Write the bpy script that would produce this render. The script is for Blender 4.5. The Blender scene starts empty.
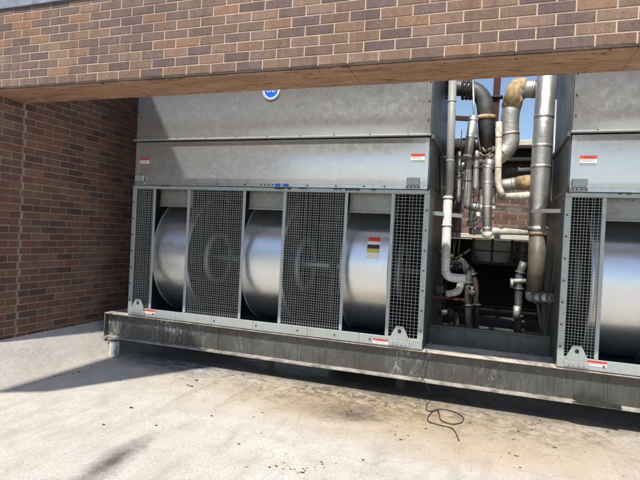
import bpy, bmesh, math, random
from mathutils import Vector, Matrix, Euler
random.seed(7)
D = bpy.data
sc = bpy.context.scene
COL = sc.collection
CAMH = 2.14
F = 500.0                      # focal length in pixels of a 640 px wide picture
YAW, PITCH, ROLL = math.radians(-19.2), math.radians(-0.6), math.radians(2.8)
fwd = Vector((math.sin(YAW)*math.cos(PITCH), math.cos(YAW)*math.cos(PITCH), math.sin(PITCH)))
rgt = fwd.cross(Vector((0, 0, 1))).normalized()
upv = rgt.cross(fwd)
R_ = rgt*math.cos(ROLL)+upv*math.sin(ROLL)
U_ = -rgt*math.sin(ROLL)+upv*math.cos(ROLL)
def P(u, v, y):
    """point on the plane at depth y seen at photo pixel (u, v)"""
    d = R_*((u-320)/F)-U_*((v-240)/F)+fwd
    k = y/d.y
    return Vector((d.x*k, y, CAMH+d.z*k))
def G(u, v, z=0.0):
    d = R_*((u-320)/F)-U_*((v-240)/F)+fwd
    k = (z-CAMH)/d.z
    return Vector((d.x*k, d.y*k, z))

# ------------------------------------------------------------------ materials
class NT:
    def __init__(s, name):
        s.m = D.materials.new(name); s.m.use_nodes = True
        s.t = s.m.node_tree; s.b = s.t.nodes['Principled BSDF']
    def n(s, typ, **kw):
        x = s.t.nodes.new(typ)
        for k, v in kw.items():
            if k in x.inputs: x.inputs[k].default_value = v
            else: setattr(x, k, v)
        return x
    def l(s, a, b): s.t.links.new(a, b)
    def coord(s, sc_=(1, 1, 1), rot=(0, 0, 0), kind='Object'):
        c = s.n('ShaderNodeTexCoord'); m = s.n('ShaderNodeMapping')
        m.inputs['Scale'].default_value = sc_; m.inputs['Rotation'].default_value = rot
        s.l(c.outputs[kind], m.inputs['Vector']); return m.outputs[0]
    def noise(s, vec, scale, detail=4, rough=.6, dist=0.0):
        x = s.n('ShaderNodeTexNoise'); x.inputs['Scale'].default_value = scale
        x.inputs['Detail'].default_value = detail; x.inputs['Roughness'].default_value = rough
        x.inputs['Distortion'].default_value = dist
        s.l(vec, x.inputs['Vector']); return x.outputs['Fac']
    def ramp(s, fac, stops, interp='LINEAR'):
        r = s.n('ShaderNodeValToRGB'); r.color_ramp.interpolation = interp
        e = r.color_ramp.elements
        while len(e) < len(stops): e.new(.5)
        for i, (p, c) in enumerate(stops):
            e[i].position = p
            e[i].color = (c, c, c, 1) if isinstance(c, (int, float)) else (*c, 1)
        s.l(fac, r.inputs[0]); return r.outputs[0]
    def mix(s, fac, a, b, mode='MIX'):
        x = s.n('ShaderNodeMix', data_type='RGBA', blend_type=mode)
        for sock, val in ((0, fac), (6, a), (7, b)):
            if hasattr(val, 'is_output'): s.l(val, x.inputs[sock])
            elif isinstance(val, (int, float)): x.inputs[sock].default_value = val if sock == 0 else (val, val, val, 1)
            else: x.inputs[sock].default_value = (*val, 1)
        return x.outputs[2]
    def math(s, op, a, b=0.0, clamp=False):
        x = s.n('ShaderNodeMath', operation=op); x.use_clamp = clamp
        for i, v in enumerate((a, b)):
            if hasattr(v, 'is_output'): s.l(v, x.inputs[i])
            else: x.inputs[i].default_value = v
        return x.outputs[0]
    def bump(s, h, strength=.3, dist=.01, normal=None):
        x = s.n('ShaderNodeBump'); x.inputs['Strength'].default_value = strength
        x.inputs['Distance'].default_value = dist
        s.l(h, x.inputs['Height'])
        if normal: s.l(normal, x.inputs['Normal'])
        s.l(x.outputs[0], s.b.inputs['Normal']); return x.outputs[0]
    def set(s, **kw):
        for k, v in kw.items():
            k = k.replace('_', ' ')
            if hasattr(v, 'is_output'): s.l(v, s.b.inputs[k])
            elif isinstance(v, tuple): s.b.inputs[k].default_value = (*v, 1)
            else: s.b.inputs[k].default_value = v
        return s.m

def simple(name, col, rough=.6, metal=0.0, var=.25, scale=9, bump=.15, dirt=None):
    t = NT(name); v = t.coord()
    n1 = t.noise(v, scale, 6, .65); n2 = t.noise(v, scale*7, 4, .6)
    lo = tuple(c*(1-var) for c in col); hi = tuple(min(1, c*(1+var)) for c in col)
    c = t.ramp(n1, [(.3, lo), (.7, hi)])
    if dirt:
        n3 = t.noise(v, scale*.6, 8, .7, .6)
        c = t.mix(t.ramp(n3, [(.46, 0.0), (.68, 1.0)]), c, dirt)
    r = t.ramp(n2, [(.3, max(0, rough-.1)), (.7, min(1, rough+.12))])
    t.bump(n2, bump, .004)
    return t.set(Base_Color=c, Roughness=r, Metallic=metal)

def brick_mat(name, cols, gain=1.0):
    t = NT(name); g = t.n('ShaderNodeNewGeometry'); v = t.coord()
    k = len(cols)
    c = t.ramp(g.outputs['Random Per Island'], [(i/k, tuple(x*gain for x in cc)) for i, cc in enumerate(cols)], 'CONSTANT')
    n1 = t.noise(v, 16, 5, .7); n2 = t.noise(v, 120, 3, .6); n3 = t.noise(v, 1.1, 4, .6)
    c = t.mix(1.0, c, t.ramp(n1, [(.25, .78), (.75, 1.18)]), 'MULTIPLY')
    c = t.mix(1.0, c, t.ramp(n2, [(.3, .60), (.5, 1.0), (.72, 1.38)]), 'MULTIPLY')
    c = t.mix(t.ramp(n3, [(.52, 0.0), (.8, .28)]), c, (.30, .26, .23))
    run = t.noise(t.coord((3.5, 3.5, .35)), 2.2, 7, .7, .3)
    c = t.mix(t.ramp(run, [(.48, 0.0), (.70, .5)]), c, (.075, .062, .055))
    pit = t.ramp(t.noise(v, 48, 3, .7), [(.62, 0.0), (.72, 1.0)])
    c = t.mix(t.math('MULTIPLY', pit, .35), c, (.06, .045, .04))
    h = t.math('SUBTRACT', t.math('ADD', t.math('MULTIPLY', n1, .8), n2), pit)
    t.bump(h, .7, .005)
    return t.set(Base_Color=c, Roughness=.88, Specular_IOR_Level=.25)

BR = [(.155, .118, .118), (.215, .150, .115), (.140, .108, .114), (.245, .178, .145), (.175, .125, .112),
      (.150, .115, .122), (.262, .172, .122), (.185, .138, .124), (.230, .165, .135), (.132, .102, .106),
      (.195, .142, .118), (.250, .185, .158), (.160, .122, .120), (.205, .145, .115), (.168, .130, .130), (.225, .168, .150)]
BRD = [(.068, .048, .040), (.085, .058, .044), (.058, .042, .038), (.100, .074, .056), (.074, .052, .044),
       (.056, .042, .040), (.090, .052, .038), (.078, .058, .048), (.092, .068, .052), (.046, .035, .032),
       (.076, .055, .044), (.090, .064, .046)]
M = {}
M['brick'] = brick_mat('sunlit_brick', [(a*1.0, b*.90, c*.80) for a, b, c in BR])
M['brick_dark'] = brick_mat('wall_brick', [(a*2.15, b*1.62, c*1.42) for a, b, c in BRD])  # header brick again, the side wall's shade is mixed into the colour
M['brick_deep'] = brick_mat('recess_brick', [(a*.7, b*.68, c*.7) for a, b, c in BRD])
M['brick_far'] = brick_mat('far_brick', [(.17, .10, .085), (.21, .135, .11), (.14, .09, .08), (.25, .17, .14)])
M['mortar'] = simple('mortar', (.50, .40, .285), .95, 0, .14, 14, .4)
M['mortar_dark'] = simple('wall_mortar', (.38, .30, .235), .95, 0, .18, 9, .4)  # header mortar darkened, side wall shade is in the colour
M['joint'] = simple('sealant', (.24, .21, .18), .7)

def soffit_mat():
    t = NT('stained_soffit'); v = t.coord((.7, 3.2, 1)); w = t.coord()
    n = t.noise(v, 3.0, 8, .68, .8); n2 = t.noise(w, 40, 4, .6); n3 = t.noise(t.coord((1.0, 5.5, 1)), 2.3, 7, .72, 1.6)
    c = t.ramp(n, [(.25, (.19, .10, .058)), (.5, (.32, .185, .11)), (.75, (.45, .29, .19))])
    c = t.mix(1.0, c, t.ramp(n2, [(.3, .82), (.7, 1.12)]), 'MULTIPLY')
    c = t.mix(t.ramp(n3, [(.56, 0.0), (.61, .85)]), c, (.09, .045, .025))
    # board seams
    t.bump(n2, .3, .003)
    return t.set(Base_Color=c, Roughness=.8)
M['soffit'] = soffit_mat()
M['angle'] = simple('rusty_dark_steel', (.055, .042, .036), .75, .2, .5, 7, .5, (.12, .07, .05))
M['coping'] = simple('coping_metal', (.34, .36, .38), .45, .6)

def galv(name, base=(.50, .53, .54), metal=.72, rough=.36, spang=.10, sc_=26, dirt=.25, dirtc=(.20, .19, .17), cloud=.1, bloom=.3, bump=.1, streak=.3, dent=0.0):
    t = NT(name); v = t.coord(); vo = t.n('ShaderNodeTexVoronoi'); vo.inputs['Scale'].default_value = sc_*2.2
    t.l(v, vo.inputs['Vector'])
    sep = t.n('ShaderNodeSeparateColor'); t.l(vo.outputs['Color'], sep.inputs[0])
    n1 = t.noise(t.coord((.35, 1, 1.3)), 1.3, 5, .55, .3); n2 = t.noise(v, 60, 4, .6); n4 = t.noise(v, 9, 8, .75, .5)
    c = t.mix(1.0, base, t.ramp(sep.outputs[0], [(0, 1-spang), (1, 1+spang)]), 'MULTIPLY')
    c = t.mix(1.0, c, t.ramp(n1, [(.25, 1-cloud), (.75, 1+cloud)]), 'MULTIPLY')
    c = t.mix(t.ramp(n4, [(.54, 0.0), (.76, dirt)]), c, dirtc)
    sk = t.noise(t.coord((9, 9, .5)), 1.6, 7, .7, .3)
    c = t.mix(t.math('MULTIPLY', t.ramp(sk, [(.56, 0.0), (.74, 1.0)]), streak), c, tuple(x*.55 for x in base))
    # whitish storage bloom in a few sharp flecks
    bl = t.math('MULTIPLY', t.ramp(t.noise(t.coord((1, 1, 2)), 7, 9, .82, 1.4), [(.64, 0.0), (.70, 1.0)]), bloom)
    c = t.mix(bl, c, (.66, .68, .68))
    r = t.math('ADD', t.math('MULTIPLY', sep.outputs[1], .02), t.ramp(n4, [(.3, rough-.05), (.7, rough+.09)]))
    r = t.math('ADD', r, t.math('MULTIPLY', bl, .3))
    h = t.math('ADD', t.math('MULTIPLY', n2, .08), t.math('ADD', t.math('MULTIPLY', n1, 2.0), t.math('MULTIPLY', n4, dent)))
    t.bump(h, bump, .03)
    return t.set(Base_Color=c, Roughness=r, Metallic=metal)
M['galv'] = galv('galvanised_sheet', (.56, .585, .59), .78, .23, .02, 30, .08, (.28, .28, .27), .05, .55, .06, .22)
M['galv_frame'] = galv('galvanised_frame', (.40, .43, .42), .45, .42, .05, 40, .5, (.14, .13, .12), .1, .3)
M['galv_drum'] = galv('galvanised_drum', (.74, .77, .79), .94, .29, .006, 30, .0, (.5, .49, .46), .02, .0, .004, .05)
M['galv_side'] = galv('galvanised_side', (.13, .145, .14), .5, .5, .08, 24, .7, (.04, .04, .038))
M['pan'] = galv('grimy_pan', (.085, .09, .085), .3, .55, .05, 30, .9, (.03, .03, .027), .3, .25, .3, 1.0)
M['beam'] = None
def beam_mat():
    t = NT('grimy_beam'); v = t.coord(); vs = t.coord((3.2, 1, .35))
    n1 = t.noise(v, 3, 8, .7, .5); n2 = t.noise(vs, 7, 9, .8, .8); n3 = t.noise(v, 55, 4, .6)
    c = t.ramp(n1, [(.25, (.055, .056, .049)), (.55, (.105, .106, .097)), (.8, (.165, .166, .157))])
    c = t.mix(t.ramp(n2, [(.45, 0.0), (.62, .55)]), c, (.018, .018, .016))
    spl = t.math('MULTIPLY', t.ramp(t.noise(t.coord((2.0, 1, .8)), 6, 10, .85, 1.5), [(.52, 0.0), (.60, .85)]), t.ramp(t.noise(t.coord((1, 1, .2)), .75, 3, .5), [(.50, 0.0), (.60, 1.0)]))
    c = t.mix(spl, c, (.58, .60, .63))
    c = t.mix(t.math('MULTIPLY', t.ramp(t.noise(t.coord((1, 1, .6)), 1.1, 4, .6), [(.42, 1.0), (.55, 0.0)]), .5), c, (.05, .052, .042))
    c = t.mix(1.0, c, t.ramp(n3, [(.3, .85), (.7, 1.1)]), 'MULTIPLY')
    t.bump(t.math('ADD', n1, t.math('MULTIPLY', n3, .3)), .25, .01)
    return t.set(Base_Color=c, Roughness=t.ramp(n2, [(.4, .5), (.6, .28)]), Metallic=.1)
M['beam'] = beam_mat()
M['ledge'] = simple('pale_ledge_grime', (.56, .50, .41), .9, 0, .3, 5, .4, (.13, .11, .09))
M['lip'] = simple('grimy_lip', (.34, .32, .28), .8, 0, .35, 6, .4, (.09, .08, .065))
M['wire'] = simple('mesh_wire', (.34, .35, .335), .5, .35, .12, 5, .1)
M['black'] = simple('black_gap', (.012, .012, .012), .8, 0, .3)
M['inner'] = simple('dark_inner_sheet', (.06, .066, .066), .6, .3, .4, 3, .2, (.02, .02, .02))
M['hood'] = simple('hood_sheet', (.27, .275, .26), .42, .6, .12, 4, .1, (.20, .17, .13))
M['bolt'] = simple('dark_bolt', (.09, .085, .08), .5, .6)
M['bolt_l'] = simple('zinc_bolt', (.45, .46, .46), .4, .7)
M['white'] = simple('label_white', (.78, .77, .74), .55, 0, .04, 30, .02)
M['red'] = simple('label_red', (.58, .06, .035), .5, 0, .08, 30, .02)
M['yellow'] = simple('label_yellow', (.62, .50, .05), .5, 0, .06, 30, .02)
M['ink'] = simple('label_ink', (.03, .03, .035), .5, 0, .06, 30, .02)
M['blue'] = simple('sticker_blue', (.005, .13, .72), .4, 0, .05, 30, .02)
M['alum'] = galv('aluminium_jacket', (.62, .63, .62), .78, .33, .0, 30, .85, (.20, .17, .13), .3, .3, .5, .8, .5)
M['alum_dirty'] = galv('weathered_jacket', (.46, .45, .42), .6, .40, .0, 30, .9, (.15, .12, .09), .35, .3, .6, 1.0, .6)
M['tan_jacket'] = simple('tan_jacket', (.135, .122, .095), .55, .25, .3, 4, .2, (.20, .16, .11))
M['mastic'] = simple('yellowed_mastic', (.60, .45, .25), .75, 0, .45, 9, 1.0, (.20, .12, .055))
M['cream'] = simple('cream_jacket', (.66, .62, .52), .6, 0, .25, 8, .3, (.27, .21, .14))
M['pvc'] = simple('pvc', (.34, .35, .34), .45, 0, .12, 5, .05, (.36, .35, .31))
M['pvc_white'] = simple('white_pvc', (.62, .62, .58), .42, 0, .12, 5, .05, (.34, .31, .26))
M['grey_pipe'] = simple('grey_pipe', (.13, .138, .135), .5, .4, .3, 8, .2, (.09, .08, .07))
M['dark_pipe'] = simple('dark_pipe', (.07, .07, .068), .5, .5, .4, 8, .3, (.13, .09, .06))
M['red_pipe'] = simple('rust_red_paint', (.075, .022, .016), .6, .1, .3, 9, .3)
M['maroon'] = simple('maroon_primer', (.060, .018, .014), .7, .1, .3, 9, .3)
M['cable'] = simple('black_cable', (.03, .028, .026), .5, 0)
M['foot'] = simple('painted_post', (.80, .79, .76), .6, .1, .15, 10, .2, (.4, .35, .3))
M['far_dark'] = simple('dark_louvre', (.025, .025, .026), .7, .1, .3, 4, .3)
M['far_grey'] = simple('far_grey_steel', (.055, .057, .055), .6, .2, .25, 4, .2)
M['far_light'] = simple('far_light_edge', (.62, .58, .52), .8, 0, .15, 4, .2)
M['glass'] = simple('dark_glass', (.02, .022, .024), .12, 0, .2, 2, .02)
M['leaf'] = simple('dry_leaf', (.085, .062, .042), .9, 0, .5, 40, .2)
M['sail'] = simple('canvas', (.45, .42, .36), .9, 0)

# -------------------------------------------------------------- mesh helpers
class MB:
    def __init__(s): s.v = []; s.f = []; s.sm = []
    def add(s, vs, fs, smooth=False):
        o = len(s.v); s.v += [tuple(v) for v in vs]
        for f in fs: s.f.append(tuple(i+o for i in f)); s.sm.append(smooth)
        return s
    def box(s, a, b, rz=None, piv=None):
        x0, x1 = sorted((a[0], b[0])); y0, y1 = sorted((a[1], b[1])); z0, z1 = sorted((a[2], b[2]))
        vs = [Vector((x, y, z)) for x in (x0, x1) for y in (y0, y1) for z in (z0, z1)]
        if rz is not None:
            c = Vector(piv) if piv else (Vector(a)+Vector(b))/2
            vs = [c+rz@(v-c) for v in vs]
        return s.add(vs, [(0, 1, 3, 2), (4, 6, 7, 5), (0, 4, 5, 1), (2, 3, 7, 6), (0, 2, 6, 4), (1, 5, 7, 3)])
    def cbox(s, a, b, ch=.004):
        """box with chamfered edges (convex hull of 24 points)"""
        x0, x1 = sorted((a[0], b[0])); y0, y1 = sorted((a[1], b[1])); z0, z1 = sorted((a[2], b[2]))
        bm = bmesh.new(); bmesh.ops.create_cube(bm, size=1)
        for v in bm.verts:
            v.co = Vector(((x0+x1)/2+v.co.x*(x1-x0), (y0+y1)/2+v.co.y*(y1-y0), (z0+z1)/2+v.co.z*(z1-z0)))
        c = min(ch, .3*min(x1-x0, y1-y0, z1-z0))
        bmesh.ops.bevel(bm, geom=list(bm.edges), offset=c, segments=1, affect='EDGES')
        bm.verts.index_update()
        s.add([v.co[:] for v in bm.verts], [[v.index for v in f.verts] for f in bm.faces]); bm.free(); return s
    def beamseg(s, p, q, w, h, up=(0, 0, 1)):
        p, q = Vector(p), Vector(q); d = (q-p).normalized(); r = d.cross(Vector(up))
        if r.length < 1e-4: r = d.cross(Vector((0, 1, 0)))
        r.normalize(); u = r.cross(d)
        vs = [b+r*(i*w/2)+u*(j*h/2) for b in (p, q) for i, j in ((-1, -1), (1, -1), (1, 1), (-1, 1))]
        return s.add(vs, [(0, 1, 2, 3), (7, 6, 5, 4), (0, 4, 5, 1), (1, 5, 6, 2), (2, 6, 7, 3), (3, 7, 4, 0)])
    def tube(s, pts, r, n=20, cap=True):
        pts = [Vector(p) for p in pts]; rs = r if isinstance(r, (list, tuple)) else [r]*len(pts)
        N = len(pts); dirs = []
        for i in range(N):
            a = pts[max(0, i-1)]; b = pts[min(N-1, i+1)]; dirs.append((b-a).normalized())
        ref = Vector((0, 0, 1)) if abs(dirs[0].z) < .9 else Vector((1, 0, 0))
        u = (ref-dirs[0]*ref.dot(dirs[0])).normalized(); vs = []
        for i in range(N):
            u = (u-dirs[i]*u.dot(dirs[i])).normalized(); w = dirs[i].cross(u)
            for k in range(n):
                a = 2*math.pi*k/n; vs.append(pts[i]+(u*math.cos(a)+w*math.sin(a))*rs[i])
        fs = [(i*n+k, i*n+(k+1) % n, (i+1)*n+(k+1) % n, (i+1)*n+k) for i in range(N-1) for k in range(n)]
        s.add(vs, fs, True)
        if cap:
            o = len(s.v)-N*n
            for base, rev in ((0, True), ((N-1)*n, False)):
                loop = [o+base+k for k in range(n)]
                if rev: loop = loop[::-1]
                s.f.append(tuple(loop)); s.sm.append(False)
        return s
    def ring(s, c, axis, R, w, r, n=28):
        """a band (short hollow-looking cylinder) round an axis"""
        c = Vector(c); a = Vector(axis).normalized()
        return s.tube([c-a*w/2, c-a*w/2*.98, c+a*w/2*.98, c+a*w/2], [R, R+r, R+r, R], n)
    def torus(s, c, axis, R, r, n=40, m=10):
        c = Vector(c); a = Vector(axis).normalized(); ref = Vector((0, 0, 1)) if abs(a.z) < .9 else Vector((1, 0, 0))
        u = (ref-a*ref.dot(a)).normalized(); w = a.cross(u); vs = []
        for i in range(n):
            t = 2*math.pi*i/n; d = u*math.cos(t)+w*math.sin(t)
            for k in range(m):
                q = 2*math.pi*k/m; vs.append(c+d*(R+r*math.cos(q))+a*(r*math.sin(q)))
        return s.add(vs, [(i*m+k, i*m+(k+1) % m, ((i+1) % n)*m+(k+1) % m, ((i+1) % n)*m+k) for i in range(n) for k in range(m)], True)
    def prism(s, poly, ext):
        """planar polygon (3-D points) extruded by vector ext"""
        n = len(poly); e = Vector(ext); a = [Vector(p) for p in poly]; b = [p+e for p in a]
        fs = [tuple(range(n)), tuple(range(2*n-1, n-1, -1))]+[(i, i+n, (i+1) % n+n, (i+1) % n) for i in range(n)]
        return s.add(a+b, fs)
    def build(s, name, mat, parent=None, fix=True):
        me = D.meshes.new(name); me.from_pydata(s.v, [], s.f)
        me.polygons.foreach_set('use_smooth', s.sm)
        if fix:
            bm = bmesh.new(); bm.from_mesh(me); bmesh.ops.recalc_face_normals(bm, faces=list(bm.faces)); bm.to_mesh(me); bm.free()
        me.materials.append(mat); me.update()
        o = D.objects.new(name, me); COL.objects.link(o)
        if parent: o.parent = parent
        return o
def tag(o, label=None, cat=None, group=None, kind=None):
    if label: o['label'] = label
    if cat: o['category'] = cat
    if group: o['group'] = group
    if kind: o['kind'] = kind
    return o
def empty(name, loc, label=None, cat=None, group=None):
    e = D.objects.new(name, None); e.empty_display_size = .1; e.location = loc; COL.objects.link(e)
    return tag(e, label, cat, group)
def shift(o, root):
    """keep a part where it was modelled in world space"""
    o.parent = root; o.matrix_parent_inverse = Matrix.Translation(-Vector(root.location)); return o
def fillet(pts, r, k=7):
    pts = [Vector(p) for p in pts]; out = [pts[0]]
    for i in range(1, len(pts)-1):
        a, b, c = pts[i-1], pts[i], pts[i+1]
        d1 = (a-b); d2 = (c-b); L = min(r, d1.length*.48, d2.length*.48)
        p, q = b+d1.normalized()*L, b+d2.normalized()*L
        for j in range(k+1):
            t = j/k; out.append(p*(1-t)**2+b*2*t*(1-t)+q*t*t)
    out.append(pts[-1]); return out

# ------------------------------------------------------------------- ground
def sstep(a, b, x):
    t = max(0, min(1, (x-a)/(b-a))); return t*t*(3-2*t)
def gz(x, y):
    t = max(0, min(1, (x+5.66)/-.70)); return .54*(t*t*(1.9-.9*t))
def ground():
    xs = [-400, -120, -40, -15]+[-9+i*.5 for i in range(5)]+[-6.6, -6.45]+[-6.4+i*.05 for i in range(18)]+[-5.5, -5, -4, -3, -2, -1, 0, 1, 2, 4, 8, 16, 40, 120, 400]
    ys = [-400, -100, -30, -10, -4, 0, 1, 2, 3, 4, 5, 6, 7, 8, 9, 10, 12, 16, 30, 100, 400]
    vs = [(x, y, gz(x, y) if abs(y) < 40 else gz(x, y)) for x in xs for y in ys]
    n = len(ys); fs = [(i*n+j, (i+1)*n+j, (i+1)*n+j+1, i*n+j+1) for i in range(len(xs)-1) for j in range(n-1)]
    t = NT('stained_concrete'); v = t.coord()
    big = t.noise(v, .55, 6, .6, .5); med = t.noise(v, 3.2, 9, .72, .4); fine = t.noise(v, 42, 5, .65); speck = t.noise(v, 24, 2, .5)
    c = t.ramp(med, [(.22, (.44, .40, .35)), (.5, (.565, .53, .475)), (.8, (.65, .62, .57))])
    c = t.mix(1.0, c, t.ramp(fine, [(.28, .70), (.72, 1.16)]), 'MULTIPLY')
    c = t.mix(1.0, c, t.ramp(big, [(.3, .90), (.7, 1.07)]), 'MULTIPLY')
    # streaks in the paving (towards the left)
    st = t.noise(t.coord((2.6, .55, 1), (0, 0, math.radians(12))), 1.5, 7, .65, .4)
    c = t.mix(t.ramp(st, [(.50, 0.0), (.70, .62)]), c, (.34, .31, .28))
    sepn = t.n('ShaderNodeSeparateXYZ'); t.l(v, sepn.inputs[0])
    X, Y = sepn.outputs[0], sepn.outputs[1]
    def blob(cx, cy, rx, ry, ang=0, soft=.6, nz=.55, scl=2.4):
        dx = t.math('SUBTRACT', X, cx); dy = t.math('SUBTRACT', Y, cy); ca, sa = math.cos(ang), math.sin(ang)
        a = t.math('DIVIDE', t.math('ADD', t.math('MULTIPLY', dx, ca), t.math('MULTIPLY', dy, sa)), rx)
        b = t.math('DIVIDE', t.math('SUBTRACT', t.math('MULTIPLY', dy, ca), t.math('MULTIPLY', dx, sa)), ry)
        d = t.math('SQRT', t.math('ADD', t.math('MULTIPLY', a, a), t.math('MULTIPLY', b, b)))
        nn = t.noise(v, scl, 8, .75, .5)
        d = t.math('ADD', d, t.math('MULTIPLY', t.math('SUBTRACT', nn, .5), nz*3))
        return t.ramp(d, [(max(0, 1-soft)*.7, 1.0), (1.0, 0.0)])
    # ochre water stain along the front of the towers
    oc = blob(-1.0, 6.1, 3.9, 1.25, 0, .9, .35, 1.6)
    c = t.mix(t.math('MULTIPLY', oc, .85), c, (.40, .30, .165))
    oc2 = blob(.3, 5.35, 1.9, .75, 0, .9, .5, 2.2)
    c = t.mix(t.math('MULTIPLY', oc2, .45), c, (.50, .37, .24))
    gr = t.noise(v, 7.5, 9, .8, .8)
    gm = t.math('MULTIPLY', t.ramp(gr, [(.45, 0.0), (.55, .9)]), blob(-1.4, 6.5, 4.4, .95, 0, .9, .5, 2.0))
    c = t.mix(gm, c, (.12, .095, .065))
    rim_ = t.noise(v, 1.7, 5, .6, .9); band_ = t.math('ABSOLUTE', t.math('SUBTRACT', rim_, .5))
    c = t.mix(t.math('MULTIPLY', t.ramp(band_, [(.0, .7), (.012, 0.0)]), oc), c, (.22, .16, .10))
    band2 = t.math('ABSOLUTE', t.math('SUBTRACT', t.noise(v, 2.9, 6, .65, 1.3), .46))
    c = t.mix(t.math('MULTIPLY', t.ramp(band2, [(.0, .55), (.010, 0.0)]), t.ramp(big, [(.4, 0.0), (.6, .6)])), c, (.30, .25, .20))
    g = G(352, 414)
    c = t.mix(t.math('MULTIPLY', blob(g.x, g.y, .40, .30, .2, .9, .5, 6), 1.0), c, (.15, .115, .105))
    g = G(350, 413)
    c = t.mix(t.math('MULTIPLY', blob(g.x, g.y, .62, .42, .2, .9, .4, 6), t.ramp(t.noise(v, 11, 8, .85, .6), [(.48, 0.0), (.56, .9)])), c, (.05, .036, .04))
    g = G(330, 408)
    c = t.mix(t.math('MULTIPLY', blob(g.x, g.y, .9, .5, 0, .95, .5, 3), .45), c, (.25, .18, .125))
    g1, g2 = G(88, 478), G(132, 448)
    ang = math.atan2(g2.y-g1.y, g2.x-g1.x)
    c = t.mix(t.math('MULTIPLY', blob((g1.x+g2.x)/2, (g1.y+g2.y)/2, .78, .19, ang, .85, .45, 7), 1.0), c, (.12, .105, .09))
    c = t.mix(t.math('MULTIPLY', blob(-5.75, 5.0, .25, 1.6, 0.05, .9, .6, 4), .45), c, (.30, .26, .23))
    # wet patches near the left foot
    wet = blob(-4.7, 6.75, 1.35, .62, .05, .5, .6, 2.6)
    wet2 = blob(-2.2, 7.5, 3.5, .7, 0, .5, .5, 1.5)
    wt = t.math('MAXIMUM', wet, wet2)
    c = t.mix(t.math('MULTIPLY', wt, .62), c, (.12, .115, .11))
    c = t.mix(t.ramp(speck, [(.70, 0.0), (.74, .55)]), c, (.12, .10, .08))
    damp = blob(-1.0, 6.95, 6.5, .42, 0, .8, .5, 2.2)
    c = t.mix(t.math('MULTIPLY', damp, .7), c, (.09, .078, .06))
    glint_n = t.noise(t.coord((1.0, 2.4, 1)), 3.1, 8, .75, 1.2)
    c = t.mix(t.math('MULTIPLY', t.ramp(glint_n, [(.50, 0.0), (.56, .8)]), blob(-4.5, 6.62, 1.1, .42, .04, .6, .5, 2.6)), c, (.50, .54, .60))  # pale blue patches, sky glint on wet ground put into the colour
    # hairline crack web
    cr = t.n('ShaderNodeTexVoronoi', feature='DISTANCE_TO_EDGE'); cr.inputs['Scale'].default_value = .33
    wv = t.n('ShaderNodeVectorMath', operation='ADD'); nzv = t.n('ShaderNodeTexNoise'); nzv.inputs['Scale'].default_value = 2.5; nzv.inputs['Detail'].default_value = 6
    t.l(v, nzv.inputs['Vector']); sv = t.n('ShaderNodeVectorMath', operation='SCALE'); sv.inputs['Scale'].default_value = .35
    t.l(nzv.outputs['Color'], sv.inputs[0]); t.l(v, wv.inputs[0]); t.l(sv.outputs[0], wv.inputs[1]); t.l(wv.outputs[0], cr.inputs['Vector'])
    c = t.mix(t.ramp(cr.outputs['Distance'], [(.0, .30), (.003, 0.0)]), c, (.25, .21, .18))
    r = t.mix(wt, .88, .16)
    h = t.math('ADD', t.math('MULTIPLY', med, 1.0), t.math('MULTIPLY', fine, .35))
    bp = t.bump(h, .35, .012)
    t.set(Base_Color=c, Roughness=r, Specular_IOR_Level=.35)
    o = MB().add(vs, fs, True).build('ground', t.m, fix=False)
    tag(o, kind='structure'); return o
ground()

# -------------------------------------------------------------- brick walls
PB, PH, JT = .3048, .1016, .0125
def bricks(org, ax, nrm, length, z0, z1, phase=0.0, cut=None, jt=JT):
    """running bond of separate bricks on a plane; org at the start, ax along it, nrm outwards"""
    mb = MB(); ax = Vector(ax); nrm = Vector(nrm); org = Vector(org); row = 0; z = z0
    rnd = random.Random(int(length*977)+int(org.y*31))
    while z < z1-.02:
        zt = min(z+PH-jt, z1)
        s0 = -((phase+(row % 2)*PB/2) % PB); s = s0
        while s < length:
            a, b = max(s, 0), min(s+PB-jt, length)
            if b-a > .02:
                k = rnd.uniform(-.0018, .0018); ch = .0035
                def q(t_, zz, d): return org+ax*t_+nrm*d+Vector((0, 0, zz-org.z))
                j = [rnd.uniform(-.0016, .0016) if rnd.random() < .93 else rnd.choice((-1, 1))*.001 for _ in range(4)]
                o4 = [(a, z+j[0]), (b, z+j[1]), (b, zt+j[2]), (a, zt+j[3])]
                i4 = [(a+ch, z+j[0]+ch), (b-ch, z+j[1]+ch), (b-ch, zt+j[2]-ch), (a+ch, zt+j[3]-ch)]
                vs = [q(*p, -.03) for p in o4]+[q(*p, k-.0025) for p in o4]+[q(*p, k) for p in i4]
                fs = [(8, 9, 10, 11)]+[(i, (i+1) % 4, 4+(i+1) % 4, 4+i) for i in range(4)]+[(4+i, 4+(i+1) % 4, 8+(i+1) % 4, 8+i) for i in range(4)]
                mb.add(vs, fs)
            s += PB
        z += PH; row += 1
    return mb
LY0, LY1 = 4.65, 5.24          # header front and back
ZS = 3.785                      # soffit
ZT = 4.785
h = empty('brick_header', (-1, 4.95, ZS), 'long brick header with pale mortar joints and brown soffit spanning above the towers', 'wall')
ph = (-1.72+8.2) % PB
shift(bricks((-8.2, LY0, 0), (1, 0, 0), (0, -1, 0), 15.4, ZS+.03, ZT, PB-ph+JT/2).build('brick_course', M['brick']), h)
shift(bricks((-6.3, LY1, 0), (1, 0, 0), (0, 1, 0), 13.5, ZS+.03, ZT, .1).build('brick_course', M['brick_dark']), h)
shift(MB().box((-8.2, LY0+.006, ZS+.026), (7.2, LY1-.006, ZT)).build('mortar_core', M['mortar']), h)
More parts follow.
